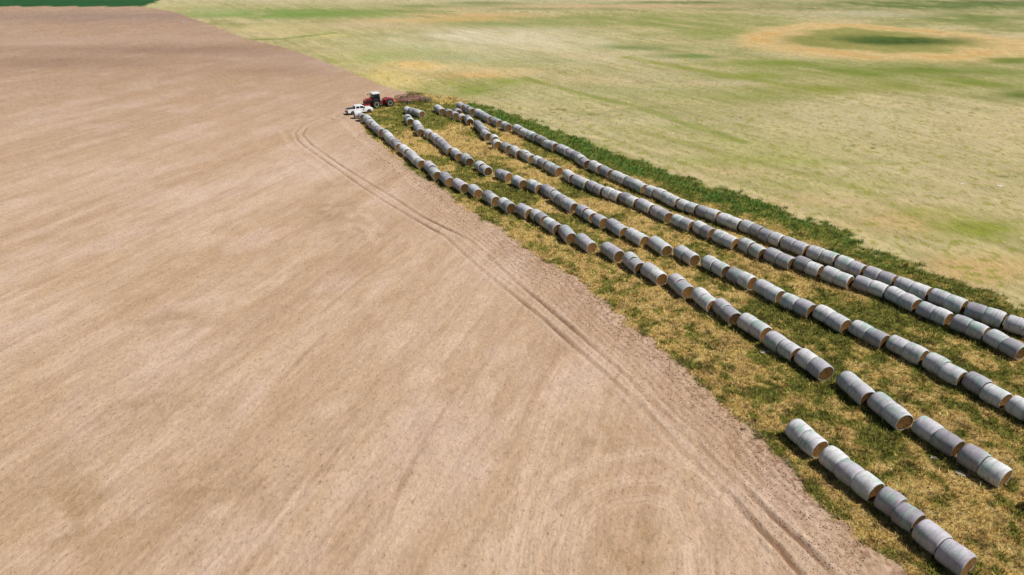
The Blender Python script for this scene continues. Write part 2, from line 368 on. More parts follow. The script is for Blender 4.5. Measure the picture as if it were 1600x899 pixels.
def grid_object(name, faces, mat):
    used, inv = np.unique(faces, return_inverse=True)
    f = inv.reshape(faces.shape).astype(np.int32)
    me = bpy.data.meshes.new(name)
    me.vertices.add(len(used)); me.vertices.foreach_set('co', VX[used].ravel())
    me.loops.add(f.size); me.loops.foreach_set('vertex_index', f.ravel())
    me.polygons.add(len(f)); me.polygons.foreach_set('loop_start', np.arange(0, f.size, f.shape[1], dtype=np.int32))
    me.polygons.foreach_set('use_smooth', np.ones(len(f), bool))
    a = me.attributes.new('albedo', 'FLOAT_COLOR', 'POINT'); a.data.foreach_set('color', VC[used].ravel())
    me.update(calc_edges=True); me.materials.append(mat)
    o = bpy.data.objects.new(name, me); col.objects.link(o); o['kind'] = 'structure'
    return o
for k, (nm, mt) in enumerate((('dirt_field', mat_soil), ('grass_verge', mat_verge), ('pasture', mat_past), ('crop_field', mat_crop))):
    sel = q[ftyp == k]
    if len(sel): grid_object(nm, sel, mt)
# ------------------------------------------------------------------ bale materials
def wrap_material():
    m, t, b = new_mat('net_wrap'); L = t.links.new
    tc = N(t, 'ShaderNodeTexCoord'); oi = N(t, 'ShaderNodeObjectInfo')
    off = N(t, 'ShaderNodeVectorMath', operation='ADD'); sc = N(t, 'ShaderNodeMath', operation='MULTIPLY'); sc.inputs[1].default_value = 90
    L(oi.outputs['Random'], sc.inputs[0]); L(tc.outputs['Object'], off.inputs[0]); L(sc.outputs[0], off.inputs[1])
    base = N(t, 'ShaderNodeValToRGB')
    cr = base.color_ramp; cr.elements[0].color = (*pc(168,163,172), 1); cr.elements[1].color = (*pc(250,248,250), 1)
    e = cr.elements.new(.35); e.color = (*pc(214,209,218), 1)
    e = cr.elements.new(.7); e.color = (*pc(238,239,240), 1)
    L(oi.outputs['Random'], base.inputs[0])
    # teal patches where the net is doubled
    n1 = N(t, 'ShaderNodeTexNoise'); n1.inputs['Scale'].default_value = 1.1; n1.inputs['Detail'].default_value = 3
    L(off.outputs[0], n1.inputs['Vector'])
    r1 = N(t, 'ShaderNodeMapRange'); r1.inputs['From Min'].default_value = .5; r1.inputs['From Max'].default_value = .68; r1.inputs['To Max'].default_value = .8
    L(n1.outputs[0], r1.inputs[0])
    m1 = N(t, 'ShaderNodeMix', data_type='RGBA'); m1.inputs[7].default_value = (*pc(176,212,196), 1)
    L(r1.outputs[0], m1.inputs[0]); L(base.outputs[0], m1.inputs[6])
    # brown hay showing through
    mp = N(t, 'ShaderNodeMapping'); mp.inputs['Scale'].default_value = (3.0, .55, .55); L(off.outputs[0], mp.inputs['Vector'])
    n2 = N(t, 'ShaderNodeTexNoise'); n2.inputs['Scale'].default_value = 2.2; n2.inputs['Detail'].default_value = 6; n2.inputs['Roughness'].default_value = .7
    L(mp.outputs[0], n2.inputs['Vector'])
    r2 = N(t, 'ShaderNodeMapRange'); r2.inputs['From Min'].default_value = .48; r2.inputs['From Max'].default_value = .75; r2.inputs['To Max'].default_value = .75
    L(n2.outputs[0], r2.inputs[0])
    m2 = N(t, 'ShaderNodeMix', data_type='RGBA'); m2.inputs[7].default_value = (*pc(132,118,122), 1)
    L(r2.outputs[0], m2.inputs[0]); L(m1.outputs[2], m2.inputs[6])
    # fine mottling
    n3 = N(t, 'ShaderNodeTexNoise'); n3.inputs['Scale'].default_value = 14; n3.inputs['Detail'].default_value = 5
    L(off.outputs[0], n3.inputs['Vector'])
    r3 = N(t, 'ShaderNodeMapRange'); r3.inputs['From Min'].default_value = .3; r3.inputs['From Max'].default_value = .7; r3.inputs['To Min'].default_value = .86; r3.inputs['To Max'].default_value = 1.1
    L(n3.outputs[0], r3.inputs[0])
    mu = N(t, 'ShaderNodeVectorMath', operation='SCALE'); L(m2.outputs[2], mu.inputs[0]); L(r3.outputs[0], mu.inputs['Scale'])
    L(mu.outputs[0], b.inputs['Base Color'])
    b.inputs['Roughness'].default_value = .62; b.inputs['Specular IOR Level'].default_value = .35
    bp = N(t, 'ShaderNodeBump'); bp.inputs['Distance'].default_value = .04; bp.inputs['Strength'].default_value = .8
    L(n2.outputs[0], bp.inputs['Height']); L(bp.outputs[0], b.inputs['Normal'])
    return m
def hay_material():
    m, t, b = new_mat('hay'); L = t.links.new
    tc = N(t, 'ShaderNodeTexCoord'); oi = N(t, 'ShaderNodeObjectInfo')
    wv = N(t, 'ShaderNodeTexWave', wave_type='RINGS', rings_direction='X'); wv.inputs['Scale'].default_value = 5; wv.inputs['Distortion'].default_value = 6; wv.inputs['Detail'].default_value = 4; wv.inputs['Detail Scale'].default_value = 3
    L(tc.outputs['Object'], wv.inputs['Vector'])
    nz = N(t, 'ShaderNodeTexNoise'); nz.inputs['Scale'].default_value = 13; nz.inputs['Detail'].default_value = 8; nz.inputs['Roughness'].default_value = .75
    L(tc.outputs['Object'], nz.inputs['Vector'])
    ad = N(t, 'ShaderNodeMath', operation='MULTIPLY_ADD'); ad.inputs[1].default_value = .25; L(wv.outputs['Fac'], ad.inputs[0]); L(nz.outputs[0], ad.inputs[2])
    cr = N(t, 'ShaderNodeValToRGB'); cr.color_ramp.elements[0].position = .32; cr.color_ramp.elements[1].position = .9
    cr.color_ramp.elements[0].color = (*pc(92,58,34), 1); cr.color_ramp.elements[1].color = (*pc(226,186,120), 1)
    e = cr.color_ramp.elements.new(.6); e.color = (*pc(176,126,72), 1)
    L(ad.outputs[0], cr.inputs[0])
    hv = N(t, 'ShaderNodeHueSaturation'); mr = N(t, 'ShaderNodeMapRange'); mr.inputs['To Min'].default_value = .38; mr.inputs['To Max'].default_value = 1.05  # hay tone varies per bale; low values also put shade into the colour
    L(oi.outputs['Random'], mr.inputs[0]); L(mr.outputs[0], hv.inputs['Value']); L(cr.outputs[0], hv.inputs['Color'])
    L(hv.outputs[0], b.inputs['Base Color'])
    b.inputs['Roughness'].default_value = 1; b.inputs['Specular IOR Level'].default_value = .1
    bp = N(t, 'ShaderNodeBump'); bp.inputs['Distance'].default_value = .16; L(nz.outputs[0], bp.inputs['Height']); L(bp.outputs[0], b.inputs['Normal'])
    return m
M_wrap, M_hay = wrap_material(), hay_material()

BR, BL = .78, 1.48
SEG = 36
def bale_profile(rng, x, th, r):
    """radius of a slumped, lumpy bale"""
    k = rng
    rr = r*(1 + .018*math.sin(2*th+k[0]) + .012*math.sin(3*th+k[1]) + .008*math.sin(7*th+k[2]+3*x) + .010*math.sin(5*x+k[3]+th))
    rr *= .975 + .05*math.cos(x*math.pi/BL*.95)
    y = rr*math.cos(th)*1.015; z = rr*math.sin(th)
    if z < -.72: z = -.72 - (abs(z)-.72)*.35
    return y, z
def bale_meshes(i):
    rnd = random.Random(100+i); k = [rnd.uniform(0, 6.28) for _ in range(8)]
    # net wrap: an open sleeve with its lip turned over both ends
    bm = bmesh.new(); rows = []
    half = BL/2
    wob = lambda th, s: .018*math.sin(3*th+k[4]*s)+.012*math.sin(8*th+k[5]+s)
    prof = []
    lip = rnd.uniform(.12, .17)
    prof += [(-half+.02, 1-lip-.02, 0), (-half-.008, .905, 0), (-half+.012, .945, 0), (-half+.055, .978, 0)]
    nx = 9
    for j in range(nx): prof.append((-half+.10+(BL-.20)*j/(nx-1), 1.0, 0))
    prof += [(half-.055, .978, 0), (half-.012, .945, 0), (half+.008, .905, 0), (half-.02, 1-lip-.02, 0)]
    for pi, (x, f, _) in enumerate(prof):
        row = []
        for s in range(SEG):
            th = 2*math.pi*s/SEG
            ff = f
            if pi in (0, len(prof)-1): ff = f + wob(th, pi+1)*1.4
            y, z = bale_profile(k, x, th, BR*ff)
            row.append(bm.verts.new((x, y, z)))
        rows.append(row)
    for a, b in zip(rows[:-1], rows[1:]):
        for s in range(SEG):
            bm.faces.new((a[s], a[(s+1) % SEG], b[(s+1) % SEG], b[s]))
    bmesh.ops.recalc_face_normals(bm, faces=bm.faces)
    for f in bm.faces: f.smooth = True
    mw = bpy.data.meshes.new('net_wrap'); bm.to_mesh(mw); bm.free(); mw.materials.append(M_wrap)
    # hay: core and the two packed ends
    bm = bmesh.new(); rows = []
    for (x, f) in ((-half+.03, .0), (-half+.022, .35), (-half+.012, .7), (-half+.012, .88), (-half+.06, .93), (half-.06, .93), (half-.012, .88), (half-.012, .7), (half-.022, .35), (half-.03, .0)):
        if f == 0: rows.append([bm.verts.new((x, 0, 0))]); continue
        row = []
        for s in range(SEG):
            th = 2*math.pi*s/SEG
            y, z = bale_profile(k, x, th, BR*f)
            jx = x + (rnd.uniform(-.010, .010) if f in (.35, .7) else 0)
            row.append(bm.verts.new((jx, y, z)))
        rows.append(row)
    for a, b in zip(rows[:-1], rows[1:]):
        for s in range(SEG):
            s2 = (s+1) % SEG
            if len(a) == 1: bm.faces.new((a[0], b[s2], b[s]))
            elif len(b) == 1: bm.faces.new((a[s], a[s2], b[0]))
            else: bm.faces.new((a[s], a[s2], b[s2], b[s]))
    bmesh.ops.recalc_face_normals(bm, faces=bm.faces)
    mh = bpy.data.meshes.new('hay_core'); bm.to_mesh(mh); bm.free(); mh.materials.append(M_hay)
    return mw, mh
VARS = [bale_meshes(i) for i in range(10)]

ORD = ['', 'first', 'second', 'third', 'fourth', 'fifth', 'sixth', 'seventh', 'eighth', 'ninth', 'tenth', 'eleventh', 'twelfth', 'thirteenth', 'fourteenth', 'fifteenth', 'sixteenth']
rowsdef = {
 'A': ('short corner row', 'right', [
   ((1243,669),(1282,702),2),((1295,712),(1370,769.7),3),((1381.6,778.3),(1436.3,817.2),2),((1442,830),(1514,885),2)]),
 'B': ('row nearest the dirt', '', [
   ((574,185.5),(596.6,207.5),0),((604,209),(623,230.5),0),((630,232),(658.5,257),0),((669,258),(684,275),0),
   ((694.5,276.2),(703,285),0),((714.4,286.5),(726,293.8),0),((739.6,295),(747,302.5),0),((763.6,306.3),(774.5,314.9),0),((787,317),(798.7,325.8),0),
   ((815,326.6),(827.5,334.4),0),((837.6,334.8),(850.5,345.5),0),((857,348.6),(871.9,359),0),((882,360),(892.3,372.5),0),((907.4,374.4),(924.4,386.7),0),
   ((948,387.7),(967,400.9),0),((983,404.7),(999,418.9),0),((1012.4,420.8),(1035,435.9),0),((1055,438.7),(1075.7,455.8),0),((1093.4,460),(1113.5,478.5),0),
   ((1124.5,477.8),(1150,497.9),0),((1165.6,502.3),(1197.9,522.5),0),((1208,530.5),(1244.6,554),0),((1256.8,557.9),(1290.2,583.5),0),((1322.3,593.4),(1357.9,623.5),0),
   ((1371.2,626.8),(1413.5,660.2),0),((1442.4,665.7),(1497,701.5),0),((1514,712),(1573,746.5),0),((1630,783),(1684,816),0)]),
 'C': ('second row from the dirt', '', [
   ((637,171.9),(659.5,178.5),0),((637,184),(642,191.5),0),((650.6,193),(658,207.5),0),((669,207.6),(673.7,212.5),0),((678.4,213.6),(704.5,237),0),((709.5,237),(717.5,245.6),0),
   ((727.3,247),(733.2,253),0),((747.3,257),(764.4,268.9),0),((782.3,271.3),(794.8,277.2),0),((807.2,281.4),(816.6,287.6),0),((831.4,288.4),(842.3,295),0),
   ((851.6,295.4),(864.9,302.5),0),((868,306.5),(881.5,315.7),0),((884.5,316.5),(898,325.5),0),((908.5,328.2),(927.2,340.4),0),((930.8,340.6),(946.8,349.5),0),((955.6,350.8),(974.6,363),0),
   ((985.9,365),(1006.7,376.8),0),((1021.8,378.2),(1041.7,391.5),0),((1063.5,392.4),(1086,406.6),0),((1107.8,408.9),(1134.5,424.5),0),((1146.7,427.8),(1175.7,443),0),
   ((1189,447.8),(1220,464),0),((1231.3,469),(1266.9,486.6),0),((1282.4,487.9),(1322.5,508.8),0),((1341.2,511.3),(1383,534),0),((1398,535.8),(1444.5,559),0),
   ((1451.3,562.3),(1504,592),0),((1518,594.5),(1572.6,626.8),0),((1589,633),(1640,662),0)]),
 'D': ('third row from the dirt', '', [
   ((683.4,168.9),(691,174.3),0),((699.4,173.6),(703.6,177.8),1),((713.2,174.9),(716.8,177.4),1),((709.2,178.9),(712.4,182.4),1),((721.2,182.2),(724,185.6),1),((730.6,185),(734.8,191),0),
   ((745.4,194),(763.5,214),0),((770.8,214.8),(775.2,221.2),1),((775.2,223.2),(778.2,228),1),((789.5,228),(796,233),0),((802.9,234.8),(811.5,240.5),0),((818.9,240.5),(832,248.2),0),
   ((838.4,249.5),(874.2,269),0),((886.3,272),(894.8,279.2),0),((901.4,281),(918.3,289.5),0),((924.6,290.4),(942.4,299.5),0),((948.6,300.2),(969,308),0),((976.2,309),(994.9,316.6),0),
   ((1000.2,317.5),(1019,327),0),((1025.2,329),(1044.7,339.8),0),((1056.9,343.2),(1081.8,354),0),((1091.6,354.8),(1112,366.3),0),((1121.9,369),(1149.5,380.7),0),((1162.8,381.5),(1192.2,396.7),0),
   ((1203.8,397.5),(1238.5,411.8),0),((1250,411),(1327.8,441.2),0),((1343.4,441.2),(1385,455),0),((1394.6,457.9),(1433.5,478),0),((1442.4,481),(1539.2,522),0),((1548,524.7),(1598,551),0)]),
 'E': ('back row by the pasture', '', [
   ((718.7,165.4),(723.6,168.3),0),((726.8,169),(740,175.4),0),((745.4,175.8),(780,193.4),0),((788.8,196),(794.4,199.6),0),((806.9,200.6),(826,210),0),((828.5,211),(838.4,216.2),0),
   ((842.9,217.4),(852,223),0),((855,224.3),(868.5,230.4),0),((875.6,231.5),(904,245.5),0),((906,248),(918.8,257),0),((927.2,258.5),(953.9,272),0),((961,274.2),(979.5,282),0),
   ((982.4,284),(1007.3,295.2),0),((1015.4,297.4),(1037,306),0),((1038.5,307.5),(1060.3,317.3),0),((1064,318),(1088,327.5),0),((1095.2,329),(1122.8,339),0),((1128,341),(1156.6,352),0),
   ((1162.8,352.5),(1189,363),0),((1192.3,365),(1221.6,377.5),0),((1228.5,379),(1260.7,392),0),((1268.8,393),(1307,407),0),((1310.3,408.8),(1350,423.8),0),((1354.4,425.5),(1396.8,440.5),0),
   ((1405.7,442),(1451.3,458.6),0),((1459,461.2),(1506,480.5),0),((1513.5,483.6),(1568,501),0),((1577,504),(1630,522),0)]),
}
proto_done = set()
def add_bale(cx, cy, head, length, label, group, vi, rnd):
    root = bpy.data.objects.new('hay_bale', None); root.empty_display_size = .3; col.objects.link(root)
    root.location = (cx, cy, 0); root.rotation_euler = (0, 0, head)
    mw, mh = VARS[vi]
    roll = rnd.uniform(-.03, .03); sy = rnd.uniform(.97, 1.05); sz = rnd.uniform(.93, 1.03)
    for nm, me_ in (('hay_core', mh), ('net_wrap', mw)):
        c = bpy.data.objects.new(nm, me_); col.objects.link(c); c.parent = root
        c.location = (0, 0, .735*sz); c.scale = (length/BL, sy, sz)
        c.rotation_euler = (0, roll, 0 if vi % 2 else math.pi)
    tag(root, label, 'hay bale', group)
    return root
nb = 0; stats = []; BALES = []
for key, (rname, _, groups) in rowsdef.items():
    rnd = random.Random(ord(key))
    grp = 'round hay bales stored in long rows'
    G = len(groups)
    for gi, (p0, p1, n) in enumerate(groups):
        a = Vector(at(*p0, z=BR)); b = Vector(at(*p1, z=BR)); L_ = (b-a).length
        d = (b-a).normalized()
        back = .22 if key == 'A' else .38 if gi == 0 else max(0, min(.38, (a-prev).length-.28))
        prev = b
        if n != 1: a = a - d*back
        L_ = (b-a).length
        head = math.atan2(d.y, d.x)
        spots = []
        if n == 0 and L_ > 4.4:            # a long run: bales set down two by two with a slit between the pairs
            m = max(1, int(round(L_/3.35))); gap = .42; ln = (L_-gap*(m-1))/(2*m)
            for q_ in range(m):
                o_ = q_*(2*ln+gap); spots += [(o_+ln/2, q_), (o_+ln*1.5, q_)]
            ln = min(ln, 1.62)
        else:
            if n == 0: n = max(1, int(round(L_/1.5)))
            step = L_/n; ln = min(max(step, 1.3), 1.6)
            spots = [(step*(j+.5), 0) for j in range(n)]
        n = len(spots)
        if gi+1 <= G-gi: side, num = 'left', gi+1
        else: side, num = 'right', G-gi
        lat = {}
        perp = Vector((-d.y, d.x))
        for j, (o_, q_) in enumerate(spots):
            lat.setdefault(q_, rnd.uniform(-.13, .13) if n > 4 else 0)
            c = a + d*o_ + perp*(lat[q_]+rnd.uniform(-.085, .085))
            pos = {1: ['only bale'], 2: ['farther bale', 'nearer bale']}.get(n)
            if not pos:
                pos = ['farthest bale'] + ['%s nearest bale' % ORD[n-k] for k in range(1, n-1)] + ['nearest bale']
            lab = 'wrapped hay bale, %s in %s group from %s, %s' % (pos[j], ORD[num], side, rname)
            if n == 1: lab = 'wrapped hay bale standing alone, %s group from %s, %s' % (ORD[num], side, rname)
            add_bale(c.x, c.y, head + rnd.uniform(-.055, .055), ln-.012, lab, grp, rnd.randrange(10), rnd)
            BALES.append((c.x, c.y, head)); nb += 1
# the bale turned across the head of the first row, beside the truck
a = Vector(at(553.4, 179.6, z=BR)); b = Vector(at(561.5, 178.4, z=BR)); d = (a-b).normalized()
c = a - d*.8
add_bale(c.x, c.y, math.atan2(d.y, d.x)-.25, 1.56, 'wrapped hay bale turned sideways against the white pickup truck', 'round hay bales stored in long rows', 3, random.Random(5)); BALES.append((c.x, c.y, 0))
a = Vector(at(567.6, 184.2, z=BR)); b = Vector(at(563.5, 181.2, z=BR)); d = (a-b).normalized(); c = a-d*.8
add_bale(c.x, c.y, math.atan2(d.y, d.x), 1.56, 'wrapped hay bale just right of the sideways bale at the pickup truck', 'round hay bales stored in long rows', 6, random.Random(6)); BALES.append((c.x, c.y, 0))
print('BALES', nb+2)
# ------------------------------------------------------------------ vehicle helpers
def mesh_obj(name, bm, mat, parent=None, smooth=False, bevel=0.0, loc=None):
    bmesh.ops.recalc_face_normals(bm, faces=bm.faces)
    if smooth:
        for f in bm.faces: f.smooth = True
    me = bpy.data.meshes.new(name); bm.to_mesh(me); bm.free(); me.materials.append(mat)
    o = bpy.data.objects.new(name, me); col.objects.link(o); o.parent = parent
    if loc: o.location = loc
    if bevel:
        b = o.modifiers.new('bevel', 'BEVEL'); b.width = bevel; b.segments = 2; b.limit_method = 'ANGLE'
    return o
def prism(bm, prof, y0, y1, top=None, t_in=0.0):
    """side outline (x, z) run across from y0 to y1; points above z = top lean in by t_in"""
    A, B = [], []
    for x, z in prof:
        k = t_in if (top is not None and z > top) else 0
        A.append(bm.verts.new((x, y0+k, z))); B.append(bm.verts.new((x, y1-k, z)))
    n = len(prof)
    bm.faces.new(A); bm.faces.new(B[::-1])
    for i in range(n): bm.faces.new((A[i], B[i], B[(i+1) % n], A[(i+1) % n]))
def box(bm, x0, x1, y0, y1, z0, z1): prism(bm, [(x0, z0), (x1, z0), (x1, z1), (x0, z1)], y0, y1)
def bar(bm, a, b, r, n=8):
    a, b = Vector(a), Vector(b); d = (b-a).normalized()
    u = d.orthogonal().normalized(); v = d.cross(u); r1, r2 = [], []
    for i in range(n):
        t = 2*math.pi*i/n + math.pi/n; o = (u*math.cos(t)+v*math.sin(t))*r
        r1.append(bm.verts.new(a+o)); r2.append(bm.verts.new(b+o))
    bm.faces.new(r1[::-1]); bm.faces.new(r2)
    for i in range(n): bm.faces.new((r1[i], r1[(i+1) % n], r2[(i+1) % n], r2[i]))
def lathe(bm, c, prof, n=28):
    """turn (y, radius) round the axle through c"""
    rows = []
    for y, r in prof:
        rows.append([bm.verts.new((c[0]+r*math.cos(2*math.pi*i/n), c[1]+y, c[2]+r*math.sin(2*math.pi*i/n))) for i in range(n)])
    for a, b in zip(rows[:-1], rows[1:]):
        for i in range(n): bm.faces.new((a[i], a[(i+1) % n], b[(i+1) % n], b[i]))
    bm.faces.new(rows[0]); bm.faces.new(rows[-1][::-1])
def wheel(parent, c, R_, w, rim_r, side, tyre, rimm, lugs=0, name='wheel'):
    e = bpy.data.objects.new(name, None); col.objects.link(e); e.parent = parent; e.location = c; e.empty_display_size = .2
    bm = bmesh.new()
    lathe(bm, (0,0,0), [(-w/2, rim_r), (-w/2, R_*.9), (-w*.38, R_), (w*.38, R_), (w/2, R_*.9), (w/2, rim_r)])
    if lugs:
        for i in range(lugs):
            for s in (-1, 1):
                t = 2*math.pi*(i+(.5 if s > 0 else 0))/lugs
                p = Vector((math.cos(t)*(R_+.01), s*w*.45, math.sin(t)*(R_+.01))); t2 = t+.16
                q = Vector((math.cos(t2)*(R_+.01), s*w*.02, math.sin(t2)*(R_+.01)))
                bar(bm, p, q, .035, 4)
    mesh_obj('tyre', bm, tyre, e)
    bm = bmesh.new(); s = side
    lathe(bm, (0,0,0), [(-s*w*.44, rim_r*.98), (s*w*.30, rim_r*.98), (s*w*.505, rim_r), (s*w*.505, rim_r*.90), (s*w*.28, rim_r*.80), (s*w*.20, rim_r*.38), (s*w*.34, rim_r*.30), (s*w*.36, rim_r*.05)])
    mesh_obj('rim', bm, rimm, e)
    return e
def root(name, x, y, head, label, cat, z=0):
    e = bpy.data.objects.new(name, None); col.objects.link(e); e.location = (x, y, z); e.rotation_euler = (0, 0, head)
    e['label'] = label; e['category'] = cat
    return e
M_white = plain('white_paint', (.80,.80,.80), .3, noise=.03, coat=.6)
M_red = plain('red_paint', (.30,.014,.024), .4, noise=.2, coat=.3)
M_dred = plain('worn_dark_red_paint', (.12,.012,.016), .6, noise=.35)
M_black = plain('black_paint', (.02,.02,.022), .5)
M_rub = plain('rubber', (.022,.021,.020), .85, noise=.3)
M_glass = plain('dark_glass', (.012,.018,.022), .06, spec=.8, noise=.05)
M_chrome = plain('grey_metal', (.42,.42,.42), .35, metal=.8)
M_cream = plain('cream_rim_paint', (.80,.77,.66), .4, noise=.05)
M_lamp = plain('clear_lamp', (.62,.62,.60), .15)
M_tail = plain('red_lamp', (.35,.01,.01), .2)
M_steel = plain('dark_steel', (.05,.045,.045), .5, metal=.4, noise=.3)

# ------------------------------------------------------------------ white pickup truck
pa, pb = Vector(at(549.5, 180.2)), Vector(at(577.6, 177.0))
d = (pb-pa).normalized(); mid = (pa+pb)/2; right = Vector((d.y, -d.x))
mid = mid - right*.90 + d*.15
T = root('pickup_truck', mid.x, mid.y, math.atan2(d.y, d.x), 'white crew cab pickup truck parked on the dirt at the head of the bale rows', 'truck')
T.scale = (.93,)*3
wb = 3.7
xf, xr = wb/2, -wb/2
def arch(xc, r=.50, n=7, z0=.42):       # wheel opening, front to back
    return [(xc+r*math.cos(t), max(z0, .40+r*math.sin(t))) for t in [math.pi*i/(n-1) for i in range(n)]]
bm = bmesh.new()
low = [(xr-1.12, .45)] + arch(xr)[::-1] + arch(xf)[::-1] + [(xf+.93, .42), (xf+.98, .75), (xf+.95, 1.02), (xf+.80, 1.13), (xf-.35, 1.22), (xr+1.95, 1.22), (xr+.55, 1.22), (xr+.55, .95), (xr-1.0, .95), (xr-1.12, .95)]
prism(bm, low, -.98, .98, top=1.1, t_in=.05)
# walls of the cargo bed
box(bm, xr-1.12, xr+.56, .86, .98, .94, 1.24); box(bm, xr-1.12, xr+.56, -.98, -.86, .94, 1.24)
box(bm, xr-1.14, xr-1.04, -.86, .86, .70, 1.24)
mesh_obj('body', bm, M_white, T, bevel=.04)
bm = bmesh.new(); box(bm, xr-1.05, xr+.545, -.90, .90, 1.243, 1.30); mesh_obj('bed_cover', bm, M_black, T)
bm = bmesh.new()
prism(bm, [(xr+.58, 1.22), (xr+.66, 1.80), (xr+.95, 1.88), (xr+2.15, 1.88), (xr+2.45, 1.80), (xf-.42, 1.225)], -.93, .93, top=1.5, t_in=.13)
mesh_obj('cab', bm, M_white, T, bevel=.05)
for s in (-1, 1):
    for nm, pr in (('side_window', [(xr+1.72, 1.30), (xr+1.72, 1.74), (xr+2.32, 1.74), (xr+2.86, 1.30)]), ('side_window', [(xr+.80, 1.32), (xr+.84, 1.74), (xr+1.58, 1.74), (xr+1.58, 1.30)])):
        bm = bmesh.new(); vs_ = []
        for x, z in pr: vs_.append((x, s*(.945-.13*max(0, (z-1.22)/.58)), z))
        A = [bm.verts.new(p) for p in vs_]; B = [bm.verts.new((p[0], p[1]-s*.05, p[2])) for p in vs_]
        bm.faces.new(A); bm.faces.new(B[::-1])
        for i in range(4): bm.faces.new((A[i], B[i], B[(i+1) % 4], A[(i+1) % 4]))
        mesh_obj(nm, bm, M_glass, T)
    for x in (xr+.95, xr+2.0):
        bm = bmesh.new(); box(bm, x, x+.20, s*.975, s*1.005, 1.05, 1.09); mesh_obj('door_handle', bm, M_chrome, T)
    bm = bmesh.new(); box(bm, xr+2.62, xr+2.78, s*.95, s*1.22, 1.30, 1.50); mesh_obj('mirror', bm, M_black, T, bevel=.02)
    bm = bmesh.new(); box(bm, xf+.86, xf+.985, s*.60, s*.94, .80, .99); mesh_obj('headlight', bm, M_lamp, T)
    bm = bmesh.new(); box(bm, xr-1.15, xr-1.08, s*.84, s*.985, .86, 1.16); mesh_obj('tail_light', bm, M_tail, T)
bm = bmesh.new(); A = [bm.verts.new(p) for p in ((xf-.50, -.80, 1.29), (xf-.50, .80, 1.29), (xr+2.48, .72, 1.79), (xr+2.48, -.72, 1.79))]
B = [bm.verts.new(v.co+Vector((.035, 0, .03))) for v in A]; bm.faces.new(A); bm.faces.new(B)
for i in range(4): bm.faces.new((A[i], A[(i+1) % 4], B[(i+1) % 4], B[i]))
mesh_obj('windscreen', bm, M_glass, T)
bm = bmesh.new(); box(bm, xr+.57, xr+.63, -.62, .62, 1.34, 1.72); mesh_obj('rear_window', bm, M_glass, T)
bm = bmesh.new(); box(bm, xf+.93, xf+1.0, -.56, .56, .68, 1.0); mesh_obj('grille', bm, M_black, T)
bm = bmesh.new(); box(bm, xf+.90, xf+1.10, -.95, .95, .42, .62); mesh_obj('front_bumper', bm, M_chrome, T, bevel=.03)
bm = bmesh.new(); box(bm, xr-1.34, xr-1.12, -.92, .92, .46, .66); mesh_obj('rear_bumper', bm, M_black, T, bevel=.03)
for x in (xf, xr):
    for s in (-1, 1): wheel(T, (x, s*.84, .40), .40, .27, .25, s, M_rub, M_chrome)

# ------------------------------------------------------------------ red articulated tractor
pa, pb = Vector(at(610.0, 167.0)), Vector(at(588.8, 169.6))
d = (pb-pa).normalized(); left = Vector((-d.y, d.x)); mid = (pa+pb)/2
S = 1.0
mid = mid - left*1.15
TRS = .89
TR = root('tractor', mid.x, mid.y, math.atan2(d.y, d.x), 'red articulated four wheel drive farm tractor with white cab roof at the dirt edge', 'tractor')
hb = max(1.55, (pb-pa).length/2)
xf, xr = hb, -hb
hb = hb/TRS; xf, xr = hb, -hb; TR.scale = (TRS,)*3
bm = bmesh.new()      # engine hood
prism(bm, [(xf+.40, 1.45), (xf+2.55, 1.25), (xf+2.62, 1.95), (xf+2.35, 2.18), (xf+.40, 2.42)], -.56, .56, top=1.9, t_in=.08)
mesh_obj('hood', bm, M_red, TR, bevel=.06)
bm = bmesh.new(); box(bm, xf+2.60, xf+2.68, -.46, .46, 1.28, 1.92); mesh_obj('grille', bm, M_black, TR)
for s in (-1, 1):
    bm = bmesh.new(); box(bm, xf+.9, xf+2.35, s*.555, s*.60, 1.36, 1.98); mesh_obj('engine_side_screen', bm, M_black, TR)
    bm = bmesh.new(); box(bm, xf+2.50, xf+2.67, s*.34, s*.54, 1.98, 2.10); mesh_obj('headlight', bm, M_lamp, TR)
bm = bmesh.new()      # front frame
prism(bm, [(-.25, .75), (xf+2.7, .75), (xf+2.7, 1.24), (xf-.6, 1.44), (-.25, 1.44)], -.50, .50)
mesh_obj('front_frame', bm, M_red, TR, bevel=.04)
bm = bmesh.new()
for k in range(8): box(bm, xf+2.73, xf+3.0, -.52+k*.13, -.52+k*.13+.11, .62, 1.05)
mesh_obj('front_weights', bm, M_red, TR)
bm = bmesh.new(); bar(bm, (xf+3.1, -1.05, .75), (xf+3.1, 1.05, .75), .07); bar(bm, (xf+2.6, 0, .7), (xf+3.1, 0, .75), .07)
mesh_obj('front_bar', bm, M_red, TR)
# cab
bm = bmesh.new()
prism(bm, [(xf-1.25, 1.45), (xf+0.50, 1.45), (xf+0.43, 3.25), (xf-1.15, 3.25)], -.80, .80, top=2, t_in=.05)
cab = mesh_obj('cab', bm, M_glass, TR, bevel=.04)
bm = bmesh.new()
for x in (xf-1.21, xf-0.40, xf+0.47):
    for s in (-1, 1): bar(bm, (x, s*.82, 1.45), (x + (.05 if x < xf-.95 else -.05 if x > xf+.05 else 0), s*.78, 3.25), .045, 6)
mesh_obj('pillars', bm, M_black, cab)
bm = bmesh.new(); prism(bm, [(xf-1.37, 3.25), (xf+0.63, 3.25), (xf+0.63, 3.42), (xf+0.45, 3.55), (xf-1.20, 3.55), (xf-1.37, 3.42)], -.92, .92); mesh_obj('cab_roof', bm, M_white, TR, bevel=.05)
bm = bmesh.new(); box(bm, xf-1.25, xf+0.50, -.83, .83, 1.30, 1.50); mesh_obj('cab_floor', bm, M_black, TR)
